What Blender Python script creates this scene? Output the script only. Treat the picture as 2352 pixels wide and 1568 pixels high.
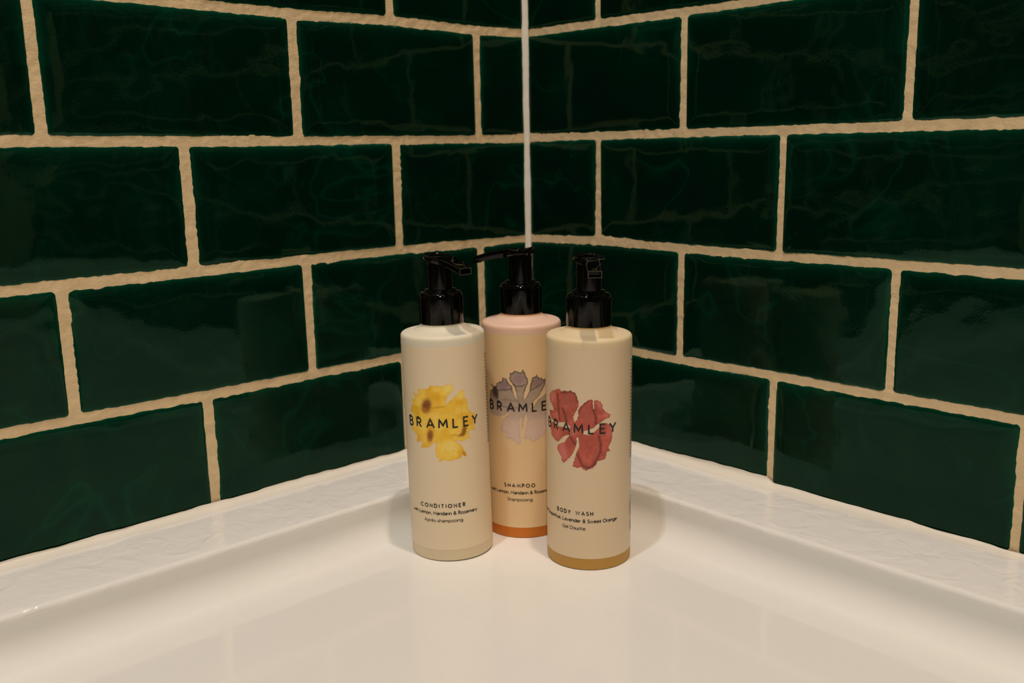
import bpy, bmesh, math, random
import numpy as np
from mathutils import Matrix, Vector

# ------------------------------------------------------------------ camera, light, exposure
scene = bpy.context.scene
COL = scene.collection
for o in list(bpy.data.objects):
    bpy.data.objects.remove(o)

FOCAL_PX = 2170.36
cam_data = bpy.data.cameras.new('camera')
cam_data.sensor_width = 36.0
cam_data.lens = FOCAL_PX * 36.0 / 2352.0
cam_data.clip_start = 0.01
cam_data.dof.use_dof = True
cam_data.dof.focus_distance = 0.565
cam_data.dof.aperture_fstop = 9.0
cam = bpy.data.objects.new('camera', cam_data)
COL.objects.link(cam)
CAM_R, CAM_U, CAM_F = (0.6762722, 0.7363997, -0.0192734), (-0.1334053, 0.1481597, 0.9799243), (-0.7244715, 0.6601244, -0.1984359)
CAM_C = (0.5557928, -0.5266695, 0.1468790)
cam.matrix_world = Matrix(((CAM_R[0], CAM_U[0], -CAM_F[0], CAM_C[0]),
                           (CAM_R[1], CAM_U[1], -CAM_F[1], CAM_C[1]),
                           (CAM_R[2], CAM_U[2], -CAM_F[2], CAM_C[2]),
                           (0, 0, 0, 1)))
scene.camera = cam

world = bpy.data.worlds.new('world')
scene.world = world
world.use_nodes = True
world.node_tree.nodes['Background'].inputs[0].default_value = (1.0, 0.8, 0.6, 1)
world.node_tree.nodes['Background'].inputs[1].default_value = 0.02

def disc_lamp(name, loc, energy, color, size=0.07, aim=None):
    l = bpy.data.lights.new(name, 'AREA')
    l.shape = 'DISK'
    l.size = size
    l.energy = energy
    l.color = color
    o = bpy.data.objects.new(name, l)
    o.location = loc
    if aim:
        o.rotation_euler = (Vector(aim) - Vector(loc)).to_track_quat('-Z', 'Y').to_euler()
    COL.objects.link(o)
    return o

# recessed downlights of the bathroom ceiling, plus one added fill lamp
def cluster(name, loc, energy, color):
    for dx, dy in ((-0.022, 0.012), (0.022, 0.014), (0.0, -0.024)):
        disc_lamp(name, (loc[0] + dx, loc[1] + dy, loc[2]), energy / 3, color, 0.018)
cluster('downlight_warm', (0.48, -0.20, 2.12), 16.2, (1.0, 0.77, 0.60))
cluster('downlight_cool', (0.30, -0.78, 2.12), 11.6, (0.98, 0.98, 0.98))
disc_lamp('fill_lamp_room', (1.45, -1.35, 2.12), 31.0, (1.0, 0.80, 0.57), 0.09)  # fill lamp added to brighten the walls and labels
scene.view_settings.view_transform = 'Standard'
scene.view_settings.look = 'None'
scene.view_settings.gamma = 1.0
scene.view_settings.use_curve_mapping = False
scene.view_settings.exposure = 0.0
scene.cycles.max_bounces = 10
scene.cycles.diffuse_bounces = 5
scene.cycles.glossy_bounces = 5
scene.cycles.sample_clamp_indirect = 12.0
scene.cycles.blur_glossy = 0.0
scene.cycles.use_denoising = True


# ------------------------------------------------------------------ helpers
def lin(c):
    c = np.asarray(c, float) / 255.0
    return np.where(c <= 0.04045, c / 12.92, ((c + 0.055) / 1.055) ** 2.4)

def link(name, me, mat=None, parent=None):
    o = bpy.data.objects.new(name, me)
    COL.objects.link(o)
    if mat is not None and not me.materials:
        me.materials.append(mat)
    if parent is not None:
        o.parent = parent
    return o

def mesh(name, verts, faces, smooth=True):
    me = bpy.data.meshes.new(name)
    me.from_pydata([tuple(map(float, v)) for v in verts], [], [tuple(map(int, f)) for f in faces])
    if smooth:
        me.polygons.foreach_set('use_smooth', [True] * len(me.polygons))
    me.update()
    return me

def grid_faces(nu, nv, closed_u=False):
    f = []
    for j in range(nv - 1):
        for i in range(nu if closed_u else nu - 1):
            a = j * nu + i
            b = j * nu + (i + 1) % nu
            f.append((a, b, b + nu, a + nu))
    return f

def tag(o, label=None, cat=None, group=None, kind=None):
    for k, v in (('label', label), ('category', cat), ('group', group), ('kind', kind)):
        if v:
            o[k] = v
    return o

def lattice_noise(x, y, seed):
    """smooth value noise on arrays, range -1..1"""
    x = np.asarray(x, float); y = np.asarray(y, float)
    xi = np.floor(x).astype(np.int64); yi = np.floor(y).astype(np.int64)
    fx = x - xi; fy = y - yi
    fx = fx * fx * fx * (fx * (6 * fx - 15) + 10); fy = fy * fy * fy * (fy * (6 * fy - 15) + 10)
    def h(a, b):
        n = (a * 374761393 + b * 668265263 + seed * 974634777) & 0x7fffffff
        n = ((n ^ (n >> 13)) * 1274126177) & 0x7fffffff
        return ((n ^ (n >> 16)) & 0xffff) / 32767.5 - 1.0
    return ((h(xi, yi) * (1 - fx) + h(xi + 1, yi) * fx) * (1 - fy)
            + (h(xi, yi + 1) * (1 - fx) + h(xi + 1, yi + 1) * fx) * fy)

class Nodes:
    def __init__(self, name):
        self.m = bpy.data.materials.new(name)
        self.m.use_nodes = True
        self.t = self.m.node_tree
        self.b = self.t.nodes['Principled BSDF']
    def new(self, kind, **kw):
        n = self.t.nodes.new(kind)
        for k, v in kw.items():
            setattr(n, k, v)
        return n
    def put(self, node, key, val):
        s = node.inputs[key]
        if hasattr(val, 'bl_idname') or isinstance(val, bpy.types.NodeSocket):
            self.t.links.new(val, s)
        else:
            s.default_value = val
    def set(self, **kw):
        for k, v in kw.items():
            self.put(self.b, k.replace('_', ' '), v)
    def noise(self, vec, scale, detail=3, rough=0.5, dist=0.0):
        n = self.new('ShaderNodeTexNoise')
        self.put(n, 'Vector', vec)
        n.inputs['Scale'].default_value = scale
        n.inputs['Detail'].default_value = detail
        n.inputs['Roughness'].default_value = rough
        n.inputs['Distortion'].default_value = dist
        return n.outputs['Fac']
    def math(self, op, a, b=0.0, clamp=False):
        n = self.new('ShaderNodeMath', operation=op, use_clamp=clamp)
        self.put(n, 0, a); self.put(n, 1, b)
        return n.outputs[0]
    def ramp(self, fac, stops):
        n = self.new('ShaderNodeValToRGB')
        e = n.color_ramp.elements
        while len(e) < len(stops):
            e.new(0.5)
        for el, (p, c) in zip(e, stops):
            el.position = p
            el.color = (c[0], c[1], c[2], 1) if hasattr(c, '__len__') else (c, c, c, 1)
        self.put(n, 0, fac)
        return n.outputs[0]
    def mix(self, fac, a, b):
        n = self.new('ShaderNodeMix', data_type='RGBA')
        self.put(n, 0, fac); self.put(n, 6, a); self.put(n, 7, b)
        return n.outputs[2]
    def bump(self, h, strength, dist, normal=None):
        n = self.new('ShaderNodeBump')
        n.inputs['Strength'].default_value = strength
        n.inputs['Distance'].default_value = dist
        self.put(n, 'Height', h)
        if normal is not None:
            self.put(n, 'Normal', normal)
        return n.outputs[0]

def plain(name, color, rough=0.5, **kw):
    n = Nodes(name)
    n.set(Base_Color=(color[0], color[1], color[2], 1), Roughness=rough, **kw)
    return n.m

# ------------------------------------------------------------------ materials
def tile_material():
    n = Nodes('green_glaze')
    geo = n.new('ShaderNodeNewGeometry').outputs['Position']
    info = n.new('ShaderNodeObjectInfo').outputs['Random']
    off = n.new('ShaderNodeCombineXYZ')
    n.put(off, 0, n.math('MULTIPLY', info, 7.0)); n.put(off, 1, n.math('MULTIPLY', info, 13.0)); n.put(off, 2, n.math('MULTIPLY', info, 29.0))
    va = n.new('ShaderNodeVectorMath', operation='ADD')
    n.put(va, 0, geo); n.put(va, 1, off.outputs[0])
    p = va.outputs[0]
    edge = n.new('ShaderNodeAttribute', attribute_name='edge').outputs['Fac']
    # thin runs in the glaze: narrow bands of a distorted noise
    band = n.math('ABSOLUTE', n.math('SUBTRACT', n.noise(p, 14.0, 2, 0.5, 1.2), 0.5))
    vein = n.ramp(band, [(0.0, 1.0), (0.012, 0.35), (0.035, 0.0)])
    mask = n.ramp(n.noise(p, 9.0, 1), [(0.42, 0.0), (0.62, 1.0)])
    vein = n.math('MULTIPLY', vein, mask)
    pool = n.ramp(n.noise(p, 22.0, 3, 0.55), [(0.45, 0.0), (0.8, 1.0)])
    c = n.mix(n.math('MULTIPLY', pool, 0.30), (0.0004, 0.0100, 0.0053, 1), (0.001, 0.036, 0.018, 1))
    c = n.mix(n.math('MULTIPLY', vein, 0.30), c, (0.001, 0.06, 0.030, 1))
    c = n.mix(n.math('MULTIPLY', edge, 0.5), c, (0.001, 0.066, 0.033, 1))
    speck = n.ramp(n.noise(p, 420.0, 1), [(0.80, 0.0), (0.84, 1.0)])
    c = n.mix(n.math('MULTIPLY', speck, 0.10), c, (0.05, 0.12, 0.09, 1))
    h = n.noise(p, 30.0, 1, 0.4, 0.6)
    b = n.bump(h, 1.0, 0.0005)
    b = n.bump(n.noise(p, 700.0, 2), 0.05, 0.0003, b)
    n.set(Base_Color=c, Roughness=0.045, Normal=b, IOR=1.37)
    n.b.inputs['Specular Tint'].default_value = (0.45, 1.0, 0.66, 1)
    return n.m

def grout_material():
    n = Nodes('sandy_grout')
    geo = n.new('ShaderNodeNewGeometry').outputs['Position']
    c = n.mix(n.noise(geo, 60.0, 4), (0.68, 0.505, 0.29, 1), (0.84, 0.66, 0.42, 1))
    st = n.ramp(n.noise(geo, 25.0, 5, 0.65), [(0.66, 0.0), (0.78, 1.0)])
    c = n.mix(n.math('MULTIPLY', st, 0.45), c, (0.42, 0.23, 0.10, 1))
    b = n.bump(n.noise(geo, 1100.0, 3, 0.6), 0.35, 0.0008)
    b = n.bump(n.noise(geo, 260.0, 3), 0.5, 0.0008, b)
    n.set(Base_Color=c, Roughness=0.85, Normal=b)
    return n.m

def sealant_material():
    n = Nodes('white_sealant')
    geo = n.new('ShaderNodeNewGeometry').outputs['Position']
    c = n.mix(n.noise(geo, 30.0, 3), (0.76, 0.73, 0.66, 1), (0.81, 0.785, 0.73, 1))
    n.set(Base_Color=c, Roughness=0.16, Normal=n.bump(n.noise(geo, 90.0, 2), 0.5, 0.0010))
    return n.m

def acrylic_material():
    n = Nodes('white_acrylic')
    geo = n.new('ShaderNodeNewGeometry').outputs['Position']
    b = n.bump(n.noise(geo, 26.0, 1), 0.25, 0.0006)
    # ledge ripple added to imitate wavy reflected light; the tray floor is smooth
    sep = n.new('ShaderNodeSeparateXYZ'); n.put(sep, 0, geo)
    led = n.new('ShaderNodeMapRange'); led.inputs[1].default_value = -0.0775; led.inputs[2].default_value = -0.0750
    n.put(led, 0, sep.outputs[2])
    rip = n.math('MULTIPLY', n.noise(geo, 55.0, 3, 0.5, 1.0), led.outputs[0])
    b = n.bump(rip, 1.0, 0.0010, b)
    n.set(Base_Color=(0.785, 0.795, 0.79, 1), Roughness=0.07, Normal=b, IOR=1.45)
    return n.m

def bottle_material(name, low, high, neck, sss=0.25):
    """frosted plastic: the liquid shows through below the fill line, the empty shoulder is paler"""
    n = Nodes(name)
    co = n.new('ShaderNodeTexCoord').outputs['Object']
    sep = n.new('ShaderNodeSeparateXYZ'); n.put(sep, 0, co)
    z = sep.outputs[2]
    up = n.new('ShaderNodeMapRange'); up.inputs[1].default_value = 0.118; up.inputs[2].default_value = 0.122
    n.put(up, 0, z)
    nk = n.new('ShaderNodeMapRange'); nk.inputs[1].default_value = 0.1425; nk.inputs[2].default_value = 0.1455
    n.put(nk, 0, z)
    c = n.mix(up.outputs[0], (*low, 1), (*high, 1))
    c = n.mix(nk.outputs[0], c, (*neck, 1))
    n.set(Base_Color=c, Roughness=0.5, IOR=1.45)
    n.b.inputs['Subsurface Weight'].default_value = sss
    n.b.inputs['Subsurface Radius'].default_value = (0.02, 0.012, 0.006)
    n.b.inputs['Subsurface Scale'].default_value = 0.5
    return n.m

PAPER = np.array([0.86, 0.72, 0.52])
M_TILE = tile_material()
M_GROUT = grout_material()
M_SEAL = sealant_material()
M_TRAY = acrylic_material()
M_INK = plain('black_ink', (0.012, 0.011, 0.010), 0.45)
M_INK2 = plain('soft_black_ink', (0.045, 0.036, 0.027), 0.5)
M_BLACK = plain('black_pump_plastic', (0.0012, 0.0012, 0.0011), 0.07, IOR=1.36)
M_RIM = plain('dark_grey_rim', (0.045, 0.04, 0.028), 0.4)  # nozzle rim, a lighter tone than the pump plastic
M_PAINT = plain('dark_green_paint', (0.012, 0.03, 0.022), 0.6)
M_CEIL = plain('cream_ceiling_paint', (0.80, 0.76, 0.68), 0.9)
M_FLOOR = plain('dark_slate_floor', (0.03, 0.028, 0.026), 0.5)
nP = Nodes('watercolour_print')
nP.set(Base_Color=nP.new('ShaderNodeAttribute', attribute_name='ink').outputs['Color'], Roughness=0.42)
M_PRINT = nP.m

# ------------------------------------------------------------------ the room
ROOM_X, ROOM_Y, FLOOR_Z, CEIL_Z = 2.5, -2.5, -0.125, 2.14

def box(name, lo, hi, mat, parent=None):
    x0, y0, z0 = lo; x1, y1, z1 = hi
    v = [(x0, y0, z0), (x1, y0, z0), (x1, y1, z0), (x0, y1, z0), (x0, y0, z1), (x1, y0, z1), (x1, y1, z1), (x0, y1, z1)]
    f = [(0, 3, 2, 1), (4, 5, 6, 7), (0, 1, 5, 4), (1, 2, 6, 5), (2, 3, 7, 6), (3, 0, 4, 7)]
    return link(name, mesh(name, v, f, False), mat, parent)

wall_left = tag(box('wall_left', (-0.10, ROOM_Y, FLOOR_Z), (-0.0035, 0.0, CEIL_Z), M_GROUT),
                'left wall of dark green glazed brick tiles with cream grout', kind='structure')
wall_right = tag(box('wall_right', (-0.10, 0.0035, FLOOR_Z), (ROOM_X, 0.10, CEIL_Z), M_GROUT),
                 'right wall of dark green glazed brick tiles with cream grout', kind='structure')
tag(box('wall_back', (-0.10, ROOM_Y - 0.10, FLOOR_Z), (ROOM_X, ROOM_Y, CEIL_Z), M_PAINT), 'dark painted wall opposite the shower corner', kind='structure')
tag(box('wall_far', (ROOM_X, ROOM_Y - 0.10, FLOOR_Z), (ROOM_X + 0.10, 0.10, CEIL_Z), M_PAINT), 'dark painted wall facing the left tiled wall', kind='structure')
tag(box('floor', (-0.10, ROOM_Y - 0.10, FLOOR_Z - 0.08), (ROOM_X + 0.10, 0.10, FLOOR_Z), M_FLOOR), 'dark bathroom floor beyond the shower tray', kind='structure')
tag(box('ceiling', (-0.10, ROOM_Y - 0.10, CEIL_Z), (ROOM_X + 0.10, 0.10, CEIL_Z + 0.08), M_CEIL), 'cream ceiling above the shower', kind='structure')

# ---- tiles: joint positions (metres from the corner) and course lines read off the wall
PITCH_S, PITCH_Z = 0.1540, 0.0779
JOINTS = {'L': {'even': [0.0502, 0.2041, 0.3604], 'odd': [0.1277, 0.2818], 'e0': [0.0513, 0.2044, 0.3599], 'o0': [0.1277, 0.2805]},
          'R': {'even': [0.1532, 0.3074], 'odd': [0.0759, 0.2300], 'e0': [0.1532, 0.3064], 'o0': [0.0759, 0.2291, 0.3823]}}
LINES = {'L': {3: ([0.0, 0.050, 0.128, 0.204, 0.36], [0.2350, 0.2341, 0.2357, 0.2341, 0.2350]),
               2: ([0.0, 0.128, 0.204, 0.281, 0.36, 0.45], [0.1556, 0.1555, 0.1550, 0.1556, 0.1564, 0.1560]),
               1: ([0.0, 0.051, 0.128, 0.204, 0.282, 0.36], [0.0770, 0.0771, 0.0780, 0.0781, 0.0774, 0.0776]),
               0: ([0.0, 0.205, 0.281, 0.36], [-0.0002, -0.0004, -0.0003, 0.0002])},
         'R': {3: ([0.0, 0.0765, 0.1534, 0.3], [0.2350, 0.2346, 0.2338, 0.2338]),
               2: ([0.0, 0.4], [0.1557, 0.1556]),
               1: ([0.0, 0.0755, 0.153, 0.23, 0.306], [0.0770, 0.0793, 0.0781, 0.0779, 0.0783]),
               0: ([0.0, 0.153, 0.229, 0.306, 0.382], [-0.0005, -0.0008, 0.0002, 0.0003, 0.0006])}}
HALF_Z = {'L': 0.0032, 'R': 0.0030}
HALF_S = {'L': 0.0034, 'R': 0.0027}
BOTTOM = {'L': ([0.0, 0.13, 0.21, 0.28, 0.41], [-0.0716, -0.0716, -0.0711, -0.0718, -0.0718]),
          'R': ([0.0, 0.113, 0.17, 0.228, 0.233, 0.30, 0.38], [-0.0710, -0.0706, -0.0699, -0.0693, -0.0724, -0.0728, -0.0738])}
S_END, N_COURSE = 1.30, 7          # tiles built one by one: seven courses above the tray

def line_z(w, k, s):
    if k in LINES[w]:
        return np.interp(s, *LINES[w][k])
    return np.full_like(np.asarray(s, float), k * PITCH_Z + 0.0012)

def joints(w, course):
    """course 0 lies between line 0 and line 1; course -1 is the bottom one"""
    odd = (course % 2 == 1)
    if course == 0: base = JOINTS[w]['e0']
    elif course == -1: base = JOINTS[w]['o0']
    else: base = JOINTS[w]['odd' if odd else 'even']
    out = [0.0] + list(base)
    while out[-1] < S_END - 0.05:
        out.append(out[-1] + PITCH_S)
    return out

def to_wall(w, s, z, h):
    return (h, -s, z) if w == 'L' else (s, -h, z)

def tile_mesh(w, course, s0, s1, seed, near):
    hs = HALF_S[w]; hz = HALF_Z[w]
    rs = np.random.RandomState(seed)
    a0 = s0 + (hs if s0 > 0 else 0.0032); a1 = s1 - hs
    EX = 0.0007                                   # skirt that dives into the grout
    nu = 96 if near else 14
    nv = 50 if near else 9
    if a1 - a0 < 0.06: nu = max(8, nu // 2)
    # finer towards the rim
    def spaced(n):
        t = np.linspace(0, 1, n)
        return 0.5 - 0.5 * np.cos(np.pi * t) if not near else t * 0.45 + 0.55 * (0.5 - 0.5 * np.cos(np.pi * t))
    U, V = np.meshgrid(spaced(nu), spaced(nv))
    wob = lambda t, sd, a: a * (lattice_noise(t * 1.0, np.zeros_like(t) + sd, seed) )
    S = a0 - EX + (a1 - a0 + 2 * EX) * U
    jl, jr = rs.uniform(-.0004, .0004, 2)
    zt = line_z(w, course + 1, S) - hz
    zb = (np.interp(S, *BOTTOM[w]) if course == -1 else line_z(w, course, S) + hz)
    # handmade: every side a little bowed and ragged
    rag = 0.00026
    S = S + (1 - U) ** 6 * (jl * (V - .5) * 2 + rag * lattice_noise(V * 18, V * 0 + 3.3, seed + 1) + 0.8 * rag * lattice_noise(V * 55, V * 0 + 1.3, seed + 2)) \
          + U ** 6 * (jr * (V - .5) * 2 + rag * lattice_noise(V * 18, V * 0 + 7.3, seed + 3) + 0.8 * rag * lattice_noise(V * 55, V * 0 + 5.3, seed + 4))
    L = (a1 - a0) / 0.147
    zt = zt + rag * lattice_noise(U * 30 * L, U * 0 + 2.1, seed + 5) + 0.8 * rag * lattice_noise(U * 110 * L, U * 0 + .6, seed + 6)
    zb = zb + rag * lattice_noise(U * 30 * L, U * 0 + 9.1, seed + 7) + 0.8 * rag * lattice_noise(U * 110 * L, U * 0 + 4.6, seed + 8)
    Z = (zb - EX) + (zt - zb + 2 * EX) * V
    # distance to the nearest side, rounded at the corners
    dx = np.minimum(S - (a0 - EX), (a1 + EX) - S); dz = np.minimum(Z - (zb - EX), (zt + EX) - Z)
    rc = 0.0028
    ex = np.clip(rc - dx, 0, None); ez = np.clip(rc - dz, 0, None)
    corner = np.sqrt(ex ** 2 + ez ** 2)
    dist = np.where((ex > 0) & (ez > 0), rc - corner, np.minimum(dx, dz))
    d = np.clip(dist, -0.003, None)
    # profile: steep lip, then a soft glaze shoulder, then the field
    H = -0.0006 + 0.0012 * (1 - np.exp(-np.clip(d, 0, None) / 0.0007)) + 0.00055 * (1 - np.exp(-(np.clip(d, 0, None) / 0.0075) ** 2))
    H = H + np.where(d < 0, d * 0.8, 0)
    inner = np.clip(d / 0.006, 0, 1)
    H = H + inner * (0.00021 * lattice_noise(S * 26 + 3.1, Z * 32 + 1.7, seed + 9) + 0.00010 * lattice_noise(S * 62 + .1, Z * 75 + 8.7, seed + 10)
                     + 0.000022 * lattice_noise(S * 150, Z * 170, seed + 11))
    H = H + rs.uniform(-.0005, .0005) * (U - .5) + rs.uniform(-.0004, .0004) * (V - .5) + rs.uniform(-.0001, .0001)
    top_w = 1.0 + 1.4 * (V > .5)
    edge = np.exp(-np.clip(d - 0.0009, 0, None) / (0.0011 * top_w))
    verts = [to_wall(w, s, z, h) for s, z, h in zip(S.ravel(), Z.ravel(), H.ravel())]
    faces = grid_faces(nu, nv)
    if w == 'R':
        faces = [f[::-1] for f in faces]
    faces = [f[::-1] for f in faces] if w == 'R' else [f[::-1] for f in faces]
    me = mesh('tile', verts, faces)
    at = me.attributes.new('edge', 'FLOAT', 'POINT')
    at.data.foreach_set('value', edge.ravel().astype(np.float32))
    return me

seed = 11
far_bm = {}
for w, wall in (('L', wall_left), ('R', wall_right)):
    for c in range(-1, N_COURSE - 1):
        js = joints(w, c)
        for s0, s1 in zip(js[:-1], js[1:]):
            seed += 17
            near = s0 < 0.45 and c <= 3
            link('tile', tile_mesh(w, c, s0, s1, seed, near), M_TILE, wall)

# the rest of the tiling up to the ceiling, above the picture: one joined field
for w, wall in (('L', wall_left), ('R', wall_right)):
    V, F = [], []
    c = N_COURSE - 1
    end = 2.45
    while (c + 1) * PITCH_Z < CEIL_Z:
        s = 0.0 - (PITCH_S / 2 if c % 2 else 0)
        while s < end:
            a, b = max(s + .0035, .004), min(s + PITCH_S - .0035, end)
            z0, z1 = c * PITCH_Z + .0045, (c + 1) * PITCH_Z - .0022
            if b - a > .01:
                i = len(V)
                V += [to_wall(w, a, z0, -.001), to_wall(w, b, z0, -.001), to_wall(w, b, z1, -.001), to_wall(w, a, z1, -.001)]
                V += [to_wall(w, a + .003, z0 + .003, .001), to_wall(w, b - .003, z0 + .003, .001), to_wall(w, b - .003, z1 - .003, .001), to_wall(w, a + .003, z1 - .003, .001)]
                q = [(4, 5, 6, 7), (0, 1, 5, 4), (1, 2, 6, 5), (2, 3, 7, 6), (3, 0, 4, 7)]
                if w == 'L': q = [f[::-1] for f in q]
                F += [tuple(i + k for k in f) for f in q]
            s += PITCH_S
        c += 1
    tag(link('tile_field', mesh('tile_field', V, F, False), M_TILE, wall), kind='stuff')

# ---- grout bed, a little rough, flush with the tile lips
for w, wall in (('L', wall_left), ('R', wall_right)):
    su = np.concatenate([np.arange(0, 0.46, 0.0014), np.arange(0.46, S_END + .02, 0.02)])
    sv = np.concatenate([np.arange(-0.0745, 0.27, 0.0014), np.arange(0.27, 0.56, 0.012)])
    S, Z = np.meshgrid(su, sv)
    H = 0.00016 * lattice_noise(S * 150, Z * 150, 5) + 0.00020 * lattice_noise(S * 420, Z * 420, 6) + 0.00016 * lattice_noise(S * 40, Z * 40, 7) - 0.00005
    verts = [to_wall(w, s, z, h) for s, z, h in zip(S.ravel(), Z.ravel(), H.ravel())]
    faces = grid_faces(len(su), len(sv))
    faces = [f[::-1] for f in faces]
    link('grout', mesh('grout', verts, faces), M_GROUT, wall)

# ---- silicone in the corner and along the tray
def corner_sealant():
    zs = np.arange(-0.072, 0.60, 0.0022)
    V = []
    for z in zs:
        wl = 0.0034 + 0.0005 * float(lattice_noise(z * 60, 0.2, 3)) + 0.0002 * float(lattice_noise(z * 260, .2, 4))
        wr = 0.0031 + 0.0005 * float(lattice_noise(z * 60, 5.2, 3)) + 0.0002 * float(lattice_noise(z * 260, 3.2, 4))
        for t in np.linspace(0, 1, 7):
            bul = 0.0007 * math.sin(math.pi * t)
            x, y = wr * t, -wl * (1 - t)
            k = 1 - 0.42 * math.sin(math.pi * t)
            V.append((x * k + 0.0007, y * k - 0.0007, z))
    F = grid_faces(7, len(zs))
    return link('trim_1', mesh('trim_1', V, F), M_SEAL)
tag(corner_sealant(), 'white silicone line down the corner of the tiled walls', kind='structure')

LEDGE_Z = -0.0745
def tray_sealant(name, w):
    ss = np.concatenate([np.arange(0.0, 0.46, 0.0025), np.arange(0.46, 1.24, 0.02)])
    V = []
    for s in ss:
        zt = float(np.interp(s, *BOTTOM[w])) + 0.0008 + 0.0006 * float(lattice_noise(s * 130, .4, 8 + ord(w)))
        wd = 0.0095 + 0.0015 * float(lattice_noise(s * 25, .4, 9 + ord(w)))
        for t in np.linspace(0, 1, 10):
            a = t * math.pi / 2
            h = 0.0012 + wd * (1 - math.cos(a))                # away from the wall
            z = LEDGE_Z - 0.00005 + (zt - LEDGE_Z) * (1 - math.sin(a)) - 0.0004 * (t == 1)
            h += 0.0003 * float(lattice_noise(s * 70, t * 4, 21))
            z += 0.00018 * float(lattice_noise(s * 45, t * 5, 22)) * math.sin(math.pi * t)
            V.append(to_wall(w, s, z, h))
    F = grid_faces(10, len(ss))
    if w == 'L':
        F = [f[::-1] for f in F]
    return link(name, mesh(name, V, F), M_SEAL)
tag(tray_sealant('trim_2', 'L'), 'white silicone bead between left wall tiles and shower tray', kind='structure')
tag(tray_sealant('trim_3', 'R'), 'white silicone bead between right wall tiles and shower tray', kind='structure')

# ------------------------------------------------------------------ shower tray
TRAY_X, TRAY_Y, TRAY_FLOOR = 1.24, 1.12, -0.100
def rounded_rect(x0, x1, y0, y1, r, nseg=40, ncorner=14):
    pts = []
    r = max(r, 1e-4)
    cs = [((x1 - r, y1 - r), 0), ((x0 + r, y1 - r), 90), ((x0 + r, y0 + r), 180), ((x1 - r, y0 + r), 270)]
    for (cx, cy), a0 in cs:
        for k in range(ncorner + 1):
            a = math.radians(a0 + 90 * k / ncorner)
            pts.append((cx + r * math.cos(a), cy + r * math.sin(a)))
    out = []
    n = len(pts)
    for i in range(n):
        p, q = pts[i], pts[(i + 1) % n]
        out.append(p)
        if (i + 1) % (ncorner + 1) == 0:
            for k in range(1, nseg):
                t = k / nseg
                out.append((p[0] + (q[0] - p[0]) * t, p[1] + (q[1] - p[1]) * t))
    return out

def build_tray():
    LW = 0.0695                      # ledge width
    prof = []                        # (distance inward from the ledge lip, height)
    prof += [(-LW + 0.0005, FLOOR_Z + 0.001), (-LW, LEDGE_Z - 0.004), (-LW + 0.001, LEDGE_Z - 0.0005), (-LW + 0.004, LEDGE_Z)]
    prof += [(-0.045, LEDGE_Z), (-0.02, LEDGE_Z), (-0.0075, LEDGE_Z)]
    R1 = 0.0040                      # round over the lip
    for k in range(1, 9):
        a = math.radians(87 * k / 8)
        prof.append((-0.0075 + R1 * math.sin(a), LEDGE_Z - R1 * (1 - math.cos(a))))
    R2 = 0.0165                      # cove at the foot of the riser
    x_r, z_r = prof[-1]
    a0 = math.radians(87)
    # straight riser until the cove begins
    zc = TRAY_FLOOR + R2 * (1 - math.cos(a0))
    dx = (z_r - zc) / math.tan(a0)
    x_c = x_r + dx
    for k in range(0, 15):
        a = a0 * (1 - k / 14)
        prof.append((x_c + R2 * (math.sin(a0) - math.sin(a)), TRAY_FLOOR + R2 * (1 - math.cos(a))))
    xe = prof[-1][0]
    for k in (0.01, 0.03, 0.07, 0.14, 0.25, 0.40):
        prof.append((xe + k, TRAY_FLOOR))
    V = []
    for d, z in prof:
        x0, y1 = LW + d + 0.0005, -(LW + d + 0.0005)
        x1, y0 = TRAY_X - LW - d, -TRAY_Y + LW + d
        r = 0.030 + max(-0.029, d * 1.0) if d < 0 else max(0.030 + d * .6, 0.02)
        V += [(x, y, z) for x, y in rounded_rect(x0, x1, y0, y1, r)]
    n = len(rounded_rect(0, 1, 0, 1, .1))
    F = grid_faces(n, len(prof), True)
    F.append(tuple(range((len(prof) - 1) * n, len(prof) * n)))
    F.append(tuple(range(n))[::-1])               # underside
    me = mesh('shower_tray', V, F)
    return link('shower_tray', me, M_TRAY)
tag(build_tray(), 'glossy white shower tray with a raised rounded ledge, under the three pump bottles', 'shower tray')

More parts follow.
